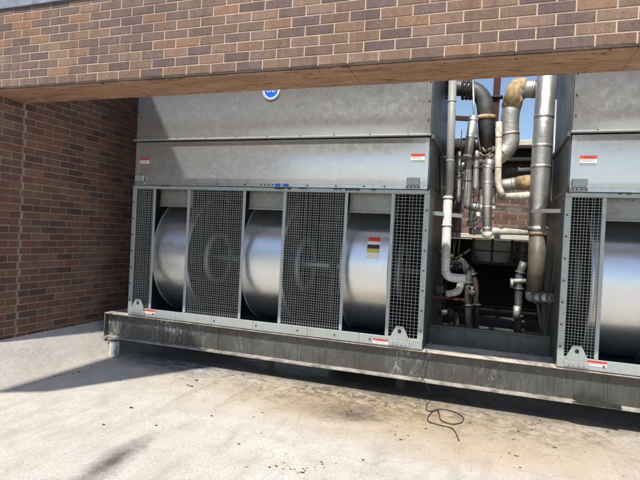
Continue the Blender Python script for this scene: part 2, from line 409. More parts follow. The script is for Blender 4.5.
shift(MB().box((-6.296, LY0-.003, ZS+.004), (6.5, LY0+.10, ZS+.024)).box((-6.296, LY1-.10, ZS+.004), (6.5, LY1+.003, ZS+.024)).build('steel_angle', M['angle']), h)
mb = MB()
xs = -6.298
for w in (2.44, 2.44, 2.44, 2.44, 2.44, .59):
    mb.cbox((xs+.002, LY0+.012, ZS-.014), (xs+w-.002, LY1-.012, ZS+.003), .002); xs += w
shift(mb.build('soffit_panel', M['soffit']), h)
for i in range(16):
    for yy in (LY0+.06, LY1-.06):
        shift(MB().tube([(-6.0+i*.61, yy, ZS-.0142), (-6.0+i*.61, yy, ZS-.019)], .009, 8).build('screw', M['bolt']), h)
shift(MB().prism([(-8.25, LY0-.03, ZT+.012), (-8.25, LY1+.035, ZT+.012), (-8.25, LY1+.035, ZT+.065), (-8.25, LY0-.03, ZT+.17)], (15.5, 0, 0)).box((-8.2, LY0+.02, ZT), (7.2, LY1-.02, ZT+.0115)).build('coping', M['coping']), h)
# left wall
w = empty('brick_side_wall', (-6.5, 7.5, .5), 'dark brown brick side wall in shade left of the cooling towers', 'wall')
ztop = ZS-.004
shift(bricks((-6.3, 5.262, 0), (0, 1, 0), (1, 0, 0), 7.0, .44, ZT, .12).build('brick_course', M['brick_dark']), w)
shift(bricks((-6.3, LY0, 0), (0, 1, 0), (1, 0, 0), LY1-LY0, .44, ztop, .02).build('brick_course', M['brick_dark']), w)
shift(bricks((-8.2, LY0, 0), (1, 0, 0), (0, -1, 0), 1.9, .44, ztop, .12).build('brick_course', M['brick']), w)
shift(MB().box((-6.7, LY1+.03, .2), (-6.307, 12.3, ZT)).box((-8.2, LY0+.007, .2), (-6.307, LY1+.02, ZS+.02)).build('mortar_core', M['mortar_dark']), w)
shift(MB().box((-6.32, LY1+.002, .45), (-6.2985, LY1+.020, ztop)).build('expansion_joint', M['joint']), w)

# ------------------------------------------------------------ support beam
YF = 6.60
bm_ = empty('support_beam', (-2, 7, .3), 'long grimy steel channel beam carrying both towers just above the ground', 'beam')
WY = YF+.10
mb = MB()
# web with a slightly battered lower edge
n = 90; xa, xb = -5.98, 7.0
vs = []
rb = random.Random(3)
prof = []
for i in range(n+1):
    x = xa+(xb-xa)*i/n
    prof.append((x, .292+rb.uniform(-.0015, .0015)))
shift(MB().cbox((xa, WY, .30), (xb, WY+.02, .672), .004).build('web', M['beam']), bm_)
mb = MB()
for i in range(n):
    (x0, z0), (x1, z1) = prof[i], prof[i+1]
    y0 = YF+.022+rb.uniform(-.0015, .0015); y1 = y0
    mb.add([(x0, y0, z0-.012), (x1, y1, z1-.012), (x1, y1, z1+.006), (x0, y0, z0+.006), (x0, WY+.15, z0-.012), (x1, WY+.15, z1-.012), (x1, WY+.002, z1+.018), (x0, WY+.002, z0+.018)],
           [(0, 1, 2, 3), (3, 2, 6, 7), (0, 4, 5, 1)])
shift(mb.build('bottom_flange', M['lip'], fix=False), bm_)
shift(MB().cbox((xa, YF+.012, .674), (xb, YF+.55, .695), .004).build('top_flange', M['ledge']), bm_)
shift(MB().cbox((xa-.012, YF+.012, .29), (xa-.001, WY+2.6, .69), .004).build('end_plate', M['beam']), bm_)
shift(MB().cbox((xa, 9.1, .28), (xb, 9.13, .69), .004).build('web', M['beam']), bm_)
for x in (-4.9, -3.9, -2.6, -1.2, .15, 1.35, 2.6, 4.2):
    shift(MB().box((x, WY-.012, .31), (x+.012, WY-.001, .668)).build('web_stiffener', M['beam']), bm_)
# torn flap on the lower lip
mb = MB(); p0 = P(573, 398, YF-.02); p1 = P(621, 408, YF-.02)
N = 26; vs = []
for i in range(N+1):
    t = i/N; p = p0.lerp(p1, t); wv = (.018+.03*math.sin(math.pi*min(1, t*1.25))**.7)*rb.uniform(.88, 1.06)
    o = .022*math.sin(t*7)
    vs += [(p.x, p.y-.03-o*.5, p.z-wv*.7), (p.x, p.y+.02, p.z+wv*.9+.004*math.sin(i*3.1))]
mb.add(vs, [(2*i, 2*i+2, 2*i+3, 2*i+1) for i in range(N)], False)
fl = mb.build('torn_gasket', M['black']); md = fl.modifiers.new('s', 'SOLIDIFY'); md.thickness = .012
shift(fl, bm_)
# feet
def foot(x, y, z1=.292, lab=None):
    e = empty('post_stand', (x, y, gz(x, y)), lab, 'foot', 'steel feet under the support beam')
    g0 = gz(x, y)
    shift(MB().cbox((x-.06, y-.05, g0), (x+.06, y+.05, z1-.022), .006).build('post', M['foot']), e)
    shift(MB().cbox((x-.10, y-.07, z1-.022), (x+.07, y+.07, z1-.008), .003).build('cap_plate', M['grey_pipe']), e)
    shift(MB().tube([(x-.14, y-.03, z1-.03), (x-.14, y-.03, z1+.03)], .022, 10).tube([(x-.19, y-.03, z1-.012), (x-.09, y-.03, z1-.012)], .012, 8).build('anchor_bolt', M['bolt']), e)
    return e
foot(-5.73, 6.575, .279, 'short pale square steel foot under the left end of the beam')
for i, x in enumerate((-3.6, -1.3, 1.2, 3.4)):
    e = foot(x, 8.0, .285, 'pale steel foot in the dark well under the beam')

# ------------------------------------------------------------ cooling tower
TW = 4.70
def cooling_tower():
    root = empty('cooling_tower', (0, 0, 0))
    X = lambda x: x+5.52       # from tower-one plane coordinates to local
    def part(mb, name, mat, par=None, fix=True): return mb.build(name, mat, par or root, fix)
    Y0 = 0.0                   # local face plane
    Zb, Zm, Zs, Ztp = .70, 2.795, 3.475, 6.4
    depth = 2.55
    posts = [0.0, .418, 1.052, 2.008, 2.655, 3.577, 4.222, TW-.07]
    # corner and intermediate posts (folded sheet: front face + return)
    for i, x in enumerate(posts):
        wd = .075 if i in (0, 7) else .045
        x0 = x if i == 0 else (x if i == 7 else x-wd/2)
        m = MB().cbox((x0, 0, Zb+.135), (x0+wd, .012, Zm-.06), .003)
        m.box((x0+(0 if i != 0 else .0), .0125, Zb+.135), (x0+.006, .06, Zm-.06))
        part(m, 'post', M['galv_frame'])
    # bottom rail in butted lengths
    m = MB(); cuts = [0, .9, 1.55, 2.25, 3.1, 3.85, TW]
    for a, b in zip(cuts, cuts[1:]):
        m.cbox((a+.001, -.004-.002*(cuts.index(a) % 2), Zb+.005), (b-.001, .02, Zb+.133), .004)
    m.box((0, .02, Zb+.005), (TW, .12, Zb+.02))
    part(m, 'bottom_rail', M['galv_frame'])
    part(MB().cbox((0, -.003, Zm-.058), (TW, .03, Zm-.006), .004), 'top_rail', M['galv_frame'])
    # mesh panels: four
    def mesh_panel(x0, x1, z0, z1, pitch=.05):
        m = MB(); r = .0022; yb = .022
        nx = int(round((x1-x0)/pitch)); nz = int(round((z1-z0)/pitch)); rr = random.Random(int(x0*100))
        for i in range(nx+1):
            x = x0+(x1-x0)*i/nx+rr.uniform(-.002, .002); m.beamseg((x, yb-.001, z0), (x+rr.uniform(-.006, .006), yb-.001, z1), 2*r, 2*r, (0, 1, 0))
        for j in range(nz+1):
            z = z0+(z1-z0)*j/nz+rr.uniform(-.002, .002); m.beamseg((x0, yb+.0052, z), (x1, yb+.0052, z+rr.uniform(-.004, .004)), 2*r, 2*r, (0, 1, 0))
        return part(m, 'mesh_panel', M['wire'])
    zl, zh = Zb+.135, Zm-.06
    mesh_panel(.078, .397, zl, zh, .036); mesh_panel(1.075, 1.985, zl, zh, .0345)
    mesh_panel(2.68, 3.554, zl, zh, .0345); mesh_panel(4.246, TW-.072, zl, zh, .045)
    # interior sheets
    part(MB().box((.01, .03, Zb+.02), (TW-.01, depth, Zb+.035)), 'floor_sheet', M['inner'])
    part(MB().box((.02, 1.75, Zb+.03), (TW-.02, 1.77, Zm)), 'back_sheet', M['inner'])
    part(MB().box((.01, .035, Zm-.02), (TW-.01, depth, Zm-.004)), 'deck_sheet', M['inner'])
    for a, b in ((.42, 1.05), (2.01, 2.655), (3.577, 4.222)):
        m = MB().cbox((a+.01, .14, Zm-.30), (b-.02, .146, Zm-.021), .002)
        m.box((a+.01, .12, Zm-.325), (b-.02, .15, Zm-.301))
        hp = part(m, 'hood_sheet', M['hood'])
    # blowers
    for k, (a, b) in enumerate(((.42, 1.05), (2.01, 2.655), (3.577, 4.222))):
        cx, cy, cz, R = a, 1.10, 1.70, .985
        x0, x1 = a-.075, b-.045
        # scroll housing: cylinder with slightly proud end rims and a tangential throat going up at the back
        m = MB(); N = 56; vs = []
        for x in (x0, x1):
            for i in range(N):
                t = 2*math.pi*i/N; vs.append((x, cy+R*math.cos(t), cz+R*math.sin(t)))
        m.add(vs, [(i, (i+1) % N, N+(i+1) % N, N+i) for i in range(N)], True)
        vs2 = []
        for x in (x0, x1):
            for rr_ in (R, .40):
                vs2 += [(x, cy+rr_*math.cos(2*math.pi*i/N), cz+rr_*math.sin(2*math.pi*i/N)) for i in range(N)]
        m.add(vs2, [(s*2*N+i, s*2*N+(i+1) % N, s*2*N+N+(i+1) % N, s*2*N+N+i) for s in (0, 1) for i in range(N)], False)
        hs = part(m, 'blower_housing', M['galv_drum'], fix=False)
        part(MB().torus((x0, cy, cz), (1, 0, 0), R+.004, .011, 56, 8), 'rim', M['galv_frame'], hs)
        part(MB().torus((x1, cy, cz), (1, 0, 0), R+.004, .011, 56, 8), 'rim', M['galv_frame'], hs)
        part(MB().torus((x1+.06, .95, 1.66), (1, 0, 0), .40, .05, 44, 12), 'inlet_ring', M['galv_frame'], hs)
        part(MB().torus((x0-.06, cy, cz), (1, 0, 0), .40, .05, 44, 12), 'inlet_ring', M['galv_frame'], hs)
        m = MB()
        for i in range(18):
            t = 2*math.pi*i/18
            m.beamseg((x0+.05, cy+.36*math.cos(t), cz+.36*math.sin(t)), (x1-.05, cy+.36*math.cos(t), cz+.36*math.sin(t)), .07, .006, (0, math.cos(t+.9), math.sin(t+.9)))
        part(m, 'impeller', M['inner'], hs)
        # dark scroll cheeks in front of the bright end discs
        for xc, sg in ((x1, 1), (x0, -1)):
            vv = [(xc+sg*.004, cy+q*math.cos(2*math.pi*i/N), cz+q*math.sin(2*math.pi*i/N)) for q in (R-.01, .38) for i in range(N)]
            part(MB().add(vv, [(i, (i+1) % N, N+(i+1) % N, N+i) for i in range(N)]), 'cheek_plate', M['inner'], hs, False)
        # throat rising behind
        part(MB().box((x0+.01, cy+.25, cz+.5), (x1-.01, cy+.60, Zm-.03)), 'throat', M['inner'], hs)
    part(MB().tube([(.2, .95, 1.66), (TW-.15, .95, 1.66)], .05, 16), 'fan_shaft', M['galv_frame'])
    for x in (1.55, 3.15):
        part(MB().cbox((x-.03, .86, Zb+.03), (x+.03, 1.0, 1.62), .004).cbox((x-.05, .83, 1.6), (x+.05, 1.03, 1.76), .02), 'bearing_stand', M['inner'])
    # side walls
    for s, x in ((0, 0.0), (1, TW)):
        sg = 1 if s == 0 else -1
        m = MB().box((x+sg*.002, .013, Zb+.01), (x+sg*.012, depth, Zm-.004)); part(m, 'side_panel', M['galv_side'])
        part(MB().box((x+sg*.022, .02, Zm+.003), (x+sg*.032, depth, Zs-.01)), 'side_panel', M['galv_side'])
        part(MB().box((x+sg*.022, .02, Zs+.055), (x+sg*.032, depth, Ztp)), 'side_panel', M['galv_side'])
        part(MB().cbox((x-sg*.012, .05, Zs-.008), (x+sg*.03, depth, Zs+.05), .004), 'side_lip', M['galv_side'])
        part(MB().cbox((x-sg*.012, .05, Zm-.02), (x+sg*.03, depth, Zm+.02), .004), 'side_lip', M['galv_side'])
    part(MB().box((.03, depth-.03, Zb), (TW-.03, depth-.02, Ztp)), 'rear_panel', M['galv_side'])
    part(MB().box((.03, .02, Ztp), (TW-.03, depth, Ztp+.03)), 'top_panel', M['galv'])
    # front sheets, with a gentle oil-canning of the metal
    def sheet(x0, x1, z0, z1, name, amp, ph):
        nx, nz = 60, (60 if name[0] == 'u' else 16); vs = []
        for j in range(nz+1):
            for i in range(nx+1):
                a, b = i/nx, j/nz; x = x0+(x1-x0)*a; z = z0+(z1-z0)*b
                e = math.sin(math.pi*b)*min(1, 8*a*(1-a))
                y = -amp*e*(.5+.5*math.sin(2.3*x+ph)+.35*math.sin(5.1*x+2*z+ph*2))
                if name[0] == 'u': y += .0135*math.sin(2*math.pi*(z-3.85)/.95)*min(1, b*14)*min(1, 12*a*(1-a))
                else: y -= .016*math.sin(math.pi*b)*(.35+.65*sstep(.15, .6, a))*min(1, 12*a*(1-a))
                vs.append((x, y, z))
        m = MB().add(vs, [(j*(nx+1)+i, j*(nx+1)+i+1, (j+1)*(nx+1)+i+1, (j+1)*(nx+1)+i) for j in range(nz) for i in range(nx)], True)
        # folded edges
        return part(m, name, M['galv'], fix=False)
    sheet(.035, TW-.035, Zm+.002, Zs-.002, 'lower_front_sheet', .004, .4)
    sheet(.035, TW-.035, Zs+.05, Ztp, 'upper_front_sheet', .006, 1.7)
    part(MB().cbox((.02, -.068, Zs+.018), (TW-.02, .02, Zs+.034), .003).cbox((.02, -.012, Zs+.034), (TW-.02, .02, Zs+.052), .004), 'seam_lip', M['galv_frame'])
    part(MB().cbox((.035, -.012, Zm+.002), (TW-.035, -.001, Zm+.05), .003), 'lower_flange', M['galv'])
    for x, sgn in ((.036, 1), (TW-.036, -1)):
        part(MB().cbox((x, -.010, Zm+.052), (x+sgn*.055, -.006, Zs-.004), .002), 'edge_flange', M['galv'])
        part(MB().cbox((x, -.010, Zs+.056), (x+sgn*.055, -.006, Ztp), .002), 'edge_flange', M['galv'])
    # rust and sealant blobs under the seam
    rr = random.Random(5)
    for c0, w_ in ((2.62, .26), (2.93, .10), (3.45, .12), (3.66, .2), (.62, .12), (3.95, .06)):
        n = 9; poly = [(c0-w_/2, -.001, Zm+.004)]+[(c0-w_/2+w_*i/n, -.001, Zm-.006-rr.uniform(.0, .03)) for i in range(n+1)]+[(c0+w_/2, -.001, Zm+.004)]
        part(MB().prism(poly[::-1], (0, -.012, 0)), 'sealant_patch', M['ink'])
    # bolts
    bolt = MB().tube([(0, 0, 0), (0, -.012, 0)], .012, 8)
    bme = bolt.build('bolt', M['bolt'], root); first = [True]
    def put(x, z, y=0.0):
        if first[0]: o = bme; first[0] = False
        else:
            o = bme.copy(); COL.objects.link(o); o.parent = root
        o.location = (x, y, z)
    for z in [Zb+.25+i*.262 for i in range(8)]:
        put(.03, z); put(TW-.03, z)
    for x in (1.55, 2.02, 3.0, 3.42, 3.82, 4.1): put(x, Zm+.028, -.011)
    for x in (2.28, 2.34, 2.40, 2.46): put(x, Zm+.03, -.011)
    for i, x in enumerate((.5, 1.6, 2.3, 2.95, 3.5, 4.0)): put(x, Zb+.07, -.006)
    for x in (.55, .7, .86, .98, 2.15, 2.4, 2.55, 3.72, 3.95, 4.1): put(x, Zm-.085, .004)
    for i in range(9): put(.3+i*.51, Zs+.046, -.012)
    for z in (3.7, 3.95, 4.2, 4.45): put(.062, z, -.010); put(TW-.062, z, -.010)
    # danger labels: red header over white body
    def danger(x0, x1, z0, z1, y, par=root):
        l = MB().box((x0, y, z0), (x1, y-.0015, z1)).build('danger_label', M['white'], par)
        zz = z0+(z1-z0)*.55
        MB().box((x0, y-.0018, zz), (x1, y-.003, z1)).build('red_header', M['red'], l)
        m = MB(); r2 = random.Random(int(x0*50)); z = zz-.012
        m.box((x0+.03*(x1-x0)/.15, y-.0032, zz+.3*(z1-zz)), (x1-.03*(x1-x0)/.15, y-.0040, zz+.42*(z1-zz)))
        while z > z0+.008:
            m.box((x0+.01, y-.0018, z), (x0+(x1-x0)*r2.uniform(.7, .93), y-.0024, z+.003)); z -= .010
        m.build('small_print', M['ink'], l); return l
    danger(X(-5.39), X(-5.21), 3.135, 3.225, -.023)
    danger(X(-1.085), X(-.905), 3.175, 3.262, -.023)
    danger(X(-1.475), X(-1.268), .725, .79, -.0065)
    danger(X(-5.19), X(-4.99), .76, .825, -.0065)
    # warning label on the third blower
    hs = [o for o in root.children if o.name.startswith('blower_housing')][-1]
    def curved(x0, x1, z0, z1, mat, name, lift):
        m = MB(); cy, cz, R = 1.10, 1.70, .985+lift; vs = []
        for j in range(7):
            z = z0+(z1-z0)*j/6; y = cy-math.sqrt(R*R-(z-cz)**2)
            vs += [(x0, y, z), (x1, y, z)]
        m.add(vs, [(2*j, 2*j+1, 2*j+3, 2*j+2) for j in range(6)], True)
        return m.build(name, mat, hs)
    wx0, wx1 = 3.86, 4.04
    wl = curved(wx0, wx1, 1.85, 2.15, M['white'], 'warning_label', .003)
    for z0, z1, mt, nm in ((2.085, 2.145, 'red', 'red_band'), (1.985, 2.04, 'ink', 'black_band'), (1.93, 1.984, 'yellow', 'yellow_band')):
        o = curved(wx0+.004, wx1-.004, z0, z1, M[mt], nm, .006); o.parent = wl
    # blue square tag on the flange + lifting lugs
    part(MB().cbox((2.50, -.018, Zm+.010), (2.58, -.0125, Zm+.05), .001), 'blue_tag', M['blue'])
    part(MB().cbox((2.63, -.018, Zm+.010), (2.71, -.0125, Zm+.05), .001), 'blue_tag', M['blue'])
    part(MB().box((2.581, -.0165, Zm+.014), (2.629, -.0125, Zm+.048)), 'pale_tag', M['galv_frame'])
    def lug(x, z, s=1.0):
        y = -.012; W = .115*s
        poly = [(x-W, y, z), (x+W, y, z), (x+W, y, z+.05), (x+W*.42, y, z+.19*s), (x-W*.42, y, z+.19*s), (x-W, y, z+.05)]
        o = part(MB().prism(poly, (0, -.012, 0)), 'lifting_lug', M['galv_frame'])
        MB().tube([(x, y-.0125, z+.12*s), (x, y-.016, z+.12*s)], .026*s, 14).build('hole', M['black'], o)
        MB().cbox((x-W-.02, y-.012, z-.075), (x+W+.02, -.006, z-.004), .004).build('base_plate', M['galv_frame'], o)
        for dx in (-.08, -.03, .03, .08):
            MB().tube([(x+dx, y-.012, z-.04), (x+dx, y-.026, z-.04)], .012, 8).build('bolt', M['bolt_l'], o)
    lug(.21, .80, .95); lug(TW-.30, .80, 1.0)
    # upper brackets
    for x in (.14, TW-.22):
        o = part(MB().cbox((x-.085, -.045, Zm+.055), (x+.085, -.012, Zm+.155), .012), 'lifting_bracket', M['galv_frame'])
        MB().cbox((x-.095, -.03, Zm+.003), (x+.095, -.0125, Zm+.05), .004).build('base_plate', M['galv_frame'], o)
        for dx in (-.07, -.025, .025, .07):
            MB().tube([(x+dx, -.03, Zm+.027), (x+dx, -.042, Zm+.027)], .011, 8).build('bolt', M['bolt'], o)
    # round blue maker's sticker, white ring, white script strokes
    sx, sz = X(-3.155), 4.195
    st = MB().tube([(sx, -.008, sz), (sx, -.0095, sz)], .135, 48).build('round_sticker', M['white'], root)
    MB().tube([(sx, -.0097, sz), (sx, -.0107, sz)], .124, 48).build('blue_ring', M['blue'], st)
    MB().tube([(sx, -.0109, sz), (sx, -.0113, sz)], .117, 48).build('white_ring', M['white'], st)
    MB().tube([(sx, -.0115, sz), (sx, -.0119, sz)], .104, 48).build('blue_disc', M['blue'], st)
    m = MB()
    for dx, dz, rr2, a0, a1 in ((-.045, .0, .022, 20, 320), (.0, -.004, .02, -60, 250), (.045, -.005, .022, 100, 400)):
        pts = [(sx+dx+rr2*math.cos(math.radians(a0+(a1-a0)*i/14)), -.0125, sz+dz+rr2*1.2*math.sin(math.radians(a0+(a1-a0)*i/14))) for i in range(15)]
        m.tube(pts, .0055, 6)
    m.build('script_mark', M['white'], st)
    return root
def copy_tree(o, parent=None):
    c = o.copy(); COL.objects.link(c)
    if parent: c.parent = parent
    for ch in list(o.children): copy_tree(ch, c)
    return c
t1 = cooling_tower(); t2 = copy_tree(t1)
t1.location = (-5.52, YF, 0); t2.location = (.775, YF, 0)
tag(t1, 'large galvanised cooling tower with three open drum blowers beside the brick side wall', 'cooling tower', 'galvanised cooling towers')
tag(t2, 'galvanised cooling tower cut off by the right edge of the photo, right of the pipes', 'cooling tower', 'galvanised cooling towers')

# ------------------------------------------------------------------ piping
def pipe(name, label, cat, pts, r, mat, fil=None, bands=(), band_mat=None, n=24, group=None, par=None, band_r=.004):
    pts = [P(*p) if len(p) == 3 and p[0] > 20 else Vector(p) for p in pts]
    path = fillet(pts, fil if fil else r*2.2) if len(pts) > 2 else pts
    o = MB().tube(path, r, n).build(name, mat, par)
    # origin at first point for a tidy base
    if par is None: tag(o, label, cat, group)
    # bands: fractions along the path
    if bands:
        seg = [(path[i+1]-path[i]).length for i in range(len(path)-1)]; tot = sum(seg)
        for f_ in bands:
            d = f_*tot; i = 0
            while i < len(seg)-1 and d > seg[i]: d -= seg[i]; i += 1
            c = path[i].lerp(path[i+1], d/seg[i]); ax = path[i+1]-path[i]
            MB().ring(c, ax, r, max(.02, r*.35), band_r, n).build('band', band_mat or (mat if band_r < .01 else M['grey_pipe']), o)
    return o
def px(w, y, u=490):   # metres for w photo pixels at depth y
    return (P(u+w/2, 240, y)-P(u-w/2, 240, y)).length
# tall grey pipe near tower one
o = pipe('drain_pipe', 'tall grey vertical pipe close to the left tower, running up behind the header', 'pipe', [(453, 70, 7.3), (449, 196, 7.3)], px(8.5, 7.3)/2, M['pvc'], bands=(.25, .72), band_mat=M['pvc'])
o = pipe('plastic_pipe', 'white plastic vertical pipe with an elbow at its foot beside the left tower', 'pipe', [(448, 196, 7.2), (445, 277, 7.2), (466, 279, 7.2)], px(9.5, 7.2)/2, M['pvc_white'], bands=(.02, .3, .64, .78), band_mat=M['pvc_white'], fil=.12, band_r=.01)
o = pipe('plastic_elbow', 'short white plastic elbow hanging below the white pipe end', 'pipe', [(461, 282, 7.6), (459, 292, 7.6), (446, 294, 7.6)], px(7.5, 7.6)/2, M['pvc_white'], bands=(.05, .9), band_mat=M['pvc_white'], fil=.1)
# insulated round-topped pipe and neighbours
pipe('insulated_pipe', 'silver jacketed pipe with rounded top, slightly leaning, left of the elbow', 'pipe', [(474, 116, 7.7), (467, 158, 7.7)], px(9.5, 7.7)/2, M['alum'], bands=(.1, .5, .96))
def stub(u, v0, v1, w, y, label, mat='alum'):
    a, b = P(u+.5, v0, y), P(u-.5, v1, y); r = px(w, y)/2
    pts = [a.lerp(b, t) for t in (0, .02, .05, .1, .9, .95, .98, 1)]; rs = [r*.2, r*.6, r*.9, r, r, r*.9, r*.6, r*.2]
    o = MB().tube(pts, rs, 20).build('insulated_pipe', M[mat]); tag(o, label, 'pipe', 'thin insulated pipes between the towers')
    MB().ring(a.lerp(b, .45), b-a, r, .02, .004, 20).build('band', M['grey_pipe'], o); return o
stub(458.5, 151, 203, 6, 7.9, 'thinnest grey insulated pipe, leftmost of the three in the cluster', 'alum_dirty')
stub(467.5, 158, 209, 8, 7.8, 'middle insulated pipe of the cluster, below the leaning silver one', 'alum_dirty')
stub(476, 150, 190, 6.5, 7.9, 'short insulated pipe with both ends rounded, right of the cluster', 'alum')
pipe('insulated_pipe', 'slim pale vertical pipe just left of the horizontal cream pipes', 'pipe', [(499, 122, 7.8), (498, 186, 7.8), (503, 196, 7.8)], px(6.5, 7.8)/2, M['cream'], bands=(.2, .6), band_mat=M['cream'])
CENT = pipe('insulated_pipe', 'silver pipe with a rounded dirty top, hanging in the centre of the gap', 'pipe', [(491, 160, 7.3), (487.5, 168, 7.3), (487, 236, 7.3)], px(9.5, 7.3)/2, M['alum'], bands=(.1, .3, .62, .9))
MBt = MB().tube([P(487, 232, 7.3), P(487, 236.5, 7.3), P(487, 238, 7.3)], [px(10.5, 7.3)/2, px(10, 7.3)/2, px(4, 7.3)/2], 20)
MBt.build('end_cap', M['cream'], CENT)
# big riser
o = pipe('insulated_riser', 'thick silver jacketed riser pipe beside the right tower', 'pipe', [(548, 60, 7.5), (541, 160, 7.5), (538, 232, 7.5)], px(19, 7.5)/2, M['alum'], bands=(.02, .33, .5, .62, .98), n=32)
o2 = pipe('lower_sleeve', '', '', [(538.2, 230, 7.5), (535, 292, 7.5)], px(17, 7.5)/2, M['tan_jacket'], par=o, n=32)
MB().ring(P(538, 232, 7.5), (0, 0, 1), px(17.2, 7.5)/2, .08, .012, 32).build('mastic_collar', M['mastic'], o)
pipe('flanged_elbow', 'short flanged metal elbow at the foot of the thick riser', 'pipe', [(531, 290, 7.5), (529, 297, 7.5), (553, 298, 7.2)], px(9, 7.5)/2, M['alum_dirty'], bands=(.45, .7, .95), fil=.06, band_r=.03)
# large header with yellow elbow
o = pipe('insulated_elbow', 'thick insulated pipe dropping from a yellowed elbow beside the riser', 'pipe', [(548, 90, 8.0), (517, 88, 8.0), (509, 118, 8.0), (511, 146, 8.0), (497, 158, 8.0), (484, 165, 8.1)], px(18, 8)/2, M['alum_dirty'], fil=.3, bands=(.12, .62, .8), n=32)
pts = fillet([P(525, 88, 8), P(517, 87, 8), P(511, 108, 8)], .25)
MB().tube(pts, px(18, 8)/2+.012, 28).build('mastic_cover', M['mastic'], o)
# top flanges and dark pipe
o = pipe('flanged_pipe', 'dark flanged pipe with elbow turning down at the top left of the gap', 'pipe', [(437, 87, 8.2), (484, 89, 8.2), (488, 150, 8.2)], px(17, 8.2)/2, M['grey_pipe'], fil=.3, n=28)
for u in (442, 446, 463, 467, 471):
    p = P(u, 87.5, 8.2); fl = MB().ring(p, (1, 0, 0), px(17, 8.2)/2, .035, .07, 24).build('flange', M['dark_pipe'], o)
for u0 in (441, 462):
    for k in range(8):
        a = k*math.pi/4+.2; p = P(u0, 87.5, 8.2); q = P(u0+11, 87.7, 8.2); d = Vector((0, math.cos(a), math.sin(a)))*(px(17, 8.2)/2+.04)
        MB().tube([p+d, q+d], .016, 8).build('stud_bolt', M['bolt'], o)
MB().ring(P(486.5, 118, 8.2), (0, 0, 1), px(17, 8.2)/2, .06, .02, 24).build('mastic_band', M['mastic'], o)
pipe('rough_pipe', 'rough dark fitting cluster below the dark elbow', 'pipe', [(489, 148, 8.0), (487, 168, 7.8)], [.11, .08], M['tan_jacket']) if False else None
mb = MB(); rr = random.Random(9)
for k in range(16):
    p = P(487+rr.uniform(-7, 8), 158+rr.uniform(-9, 9), 7.9+rr.uniform(-.1, .15)); d = Vector((rr.uniform(-1, 1), rr.uniform(-.4, .4), rr.uniform(-1, 1))).normalized()*rr.uniform(.03, .07)
    mb.tube([p-d, p-d*.6, p+d*.6, p+d], [.012, rr.uniform(.02, .042), rr.uniform(.02, .042), .012], 8)
o = mb.build('valve_cluster', M['tan_jacket']); tag(o, 'knotty rust brown valve fittings in the middle of the pipework', 'valve')
o = pipe('grey_pipe', 'dark grey pipe lying across behind the thin insulated pipes', 'pipe', [(450, 146, 8.6), (500, 143, 8.6)], px(15, 8.6)/2, M['grey_pipe'])
# yellow elbow lower and horizontals
o = pipe('insulated_branch', 'insulated horizontal branch with a yellowed end joining the riser', 'pipe', [(497, 186, 8.1), (520, 183, 8.1), (541, 182, 7.7)], px(13, 8)/2, M['alum_dirty'], bands=(.3, .45), n=28)
MB().tube([P(519, 183, 8.08), P(528, 182.5, 7.95), P(536, 182, 7.8)], [px(13, 8)/2+.01, px(15.5, 8)/2, px(14, 8)/2], 24).build('mastic_cover', M['mastic'], o)
pipe('cream_pipe', 'upper cream horizontal pipe meeting the riser below the yellow branch', 'pipe', [(499, 197, 7.9), (538, 195, 7.6)], px(7.5, 7.8)/2, M['cream'], bands=(.7,), band_mat=M['cream'])
pipe('cream_pipe', 'thin tan horizontal pipe crossing the gap in front of the brick', 'pipe', [(467, 207, 8.2), (541, 210, 7.8)], px(5, 8)/2, M['cream'], bands=(.2, .8), band_mat=M['cream'])
o = pipe('white_pipe', 'bright white horizontal pipe above the dark window grid', 'pipe', [(470, 231, 8.3), (545, 232, 7.9)], px(7.5, 8.1)/2, M['pvc_white'], bands=(.06, .35, .85), band_mat=M['pvc_white'], band_r=.01)
pipe('silver_offcut', 'short silver horizontal pipe end beside the cluster', 'pipe', [(471, 207, 7.9), (480, 207, 7.9)], px(8, 7.9)/2, M['alum'])
# more of the crowded upper left and middle
stub(482, 168, 214, 6, 8.2, 'grey insulated pipe half hidden behind the central silver pipe', 'alum_dirty')
stub(462.5, 172, 212, 5.5, 8.15, 'dull insulated pipe between the thinnest and the middle one', 'alum_dirty')
stub(453, 160, 190, 5, 8.1, 'dull short insulated pipe just right of the tall grey pipe', 'alum_dirty')
pipe('silver_branch', 'silver bent pipe passing low behind the central silver pipe', 'pipe', [(455, 202, 8.3), (473, 202, 8.3), (476, 216, 8.3), (494, 217, 8.3)], px(6, 8.3)/2, M['alum_dirty'], fil=.08, bands=(.2, .5, .8))
pipe('grey_branch', 'dark grey pipe crossing below the elbow toward the riser', 'pipe', [(486, 172, 8.5), (541, 170, 8.5)], px(6, 8.5)/2, M['grey_pipe'], bands=(.3, .6), band_r=.02)
pipe('conduit', 'thin silver conduit right of the thick riser', 'pipe', [(556, 100, 8.4), (552, 200, 8.4), (549, 300, 8.4)], px(2.6, 8.4)/2, M['galv_frame'], bands=(.3, .6))
pipe('conduit', 'thin silver conduit rising beside the dark flanged pipe', 'pipe', [(473, 80, 8.0), (474, 112, 8.0), (480, 150, 8.0)], px(2.2, 8)/2, M['alum'], fil=.05)
pipe('black_hose', 'black hose sagging across the lower left of the gap', 'hose', [(434, 246, 7.6), (452, 262, 7.8), (470, 250, 8.1)], .02, M['cable'], fil=.3)
pipe('dark_manifold', 'dark horizontal manifold low behind the white plastic elbow', 'pipe', [(436, 268, 8.5), (470, 266, 8.5), (476, 285, 8.5), (476, 335, 8.5)], px(6, 8.5)/2, M['dark_pipe'], fil=.1, bands=(.2, .4, .7), band_r=.03)
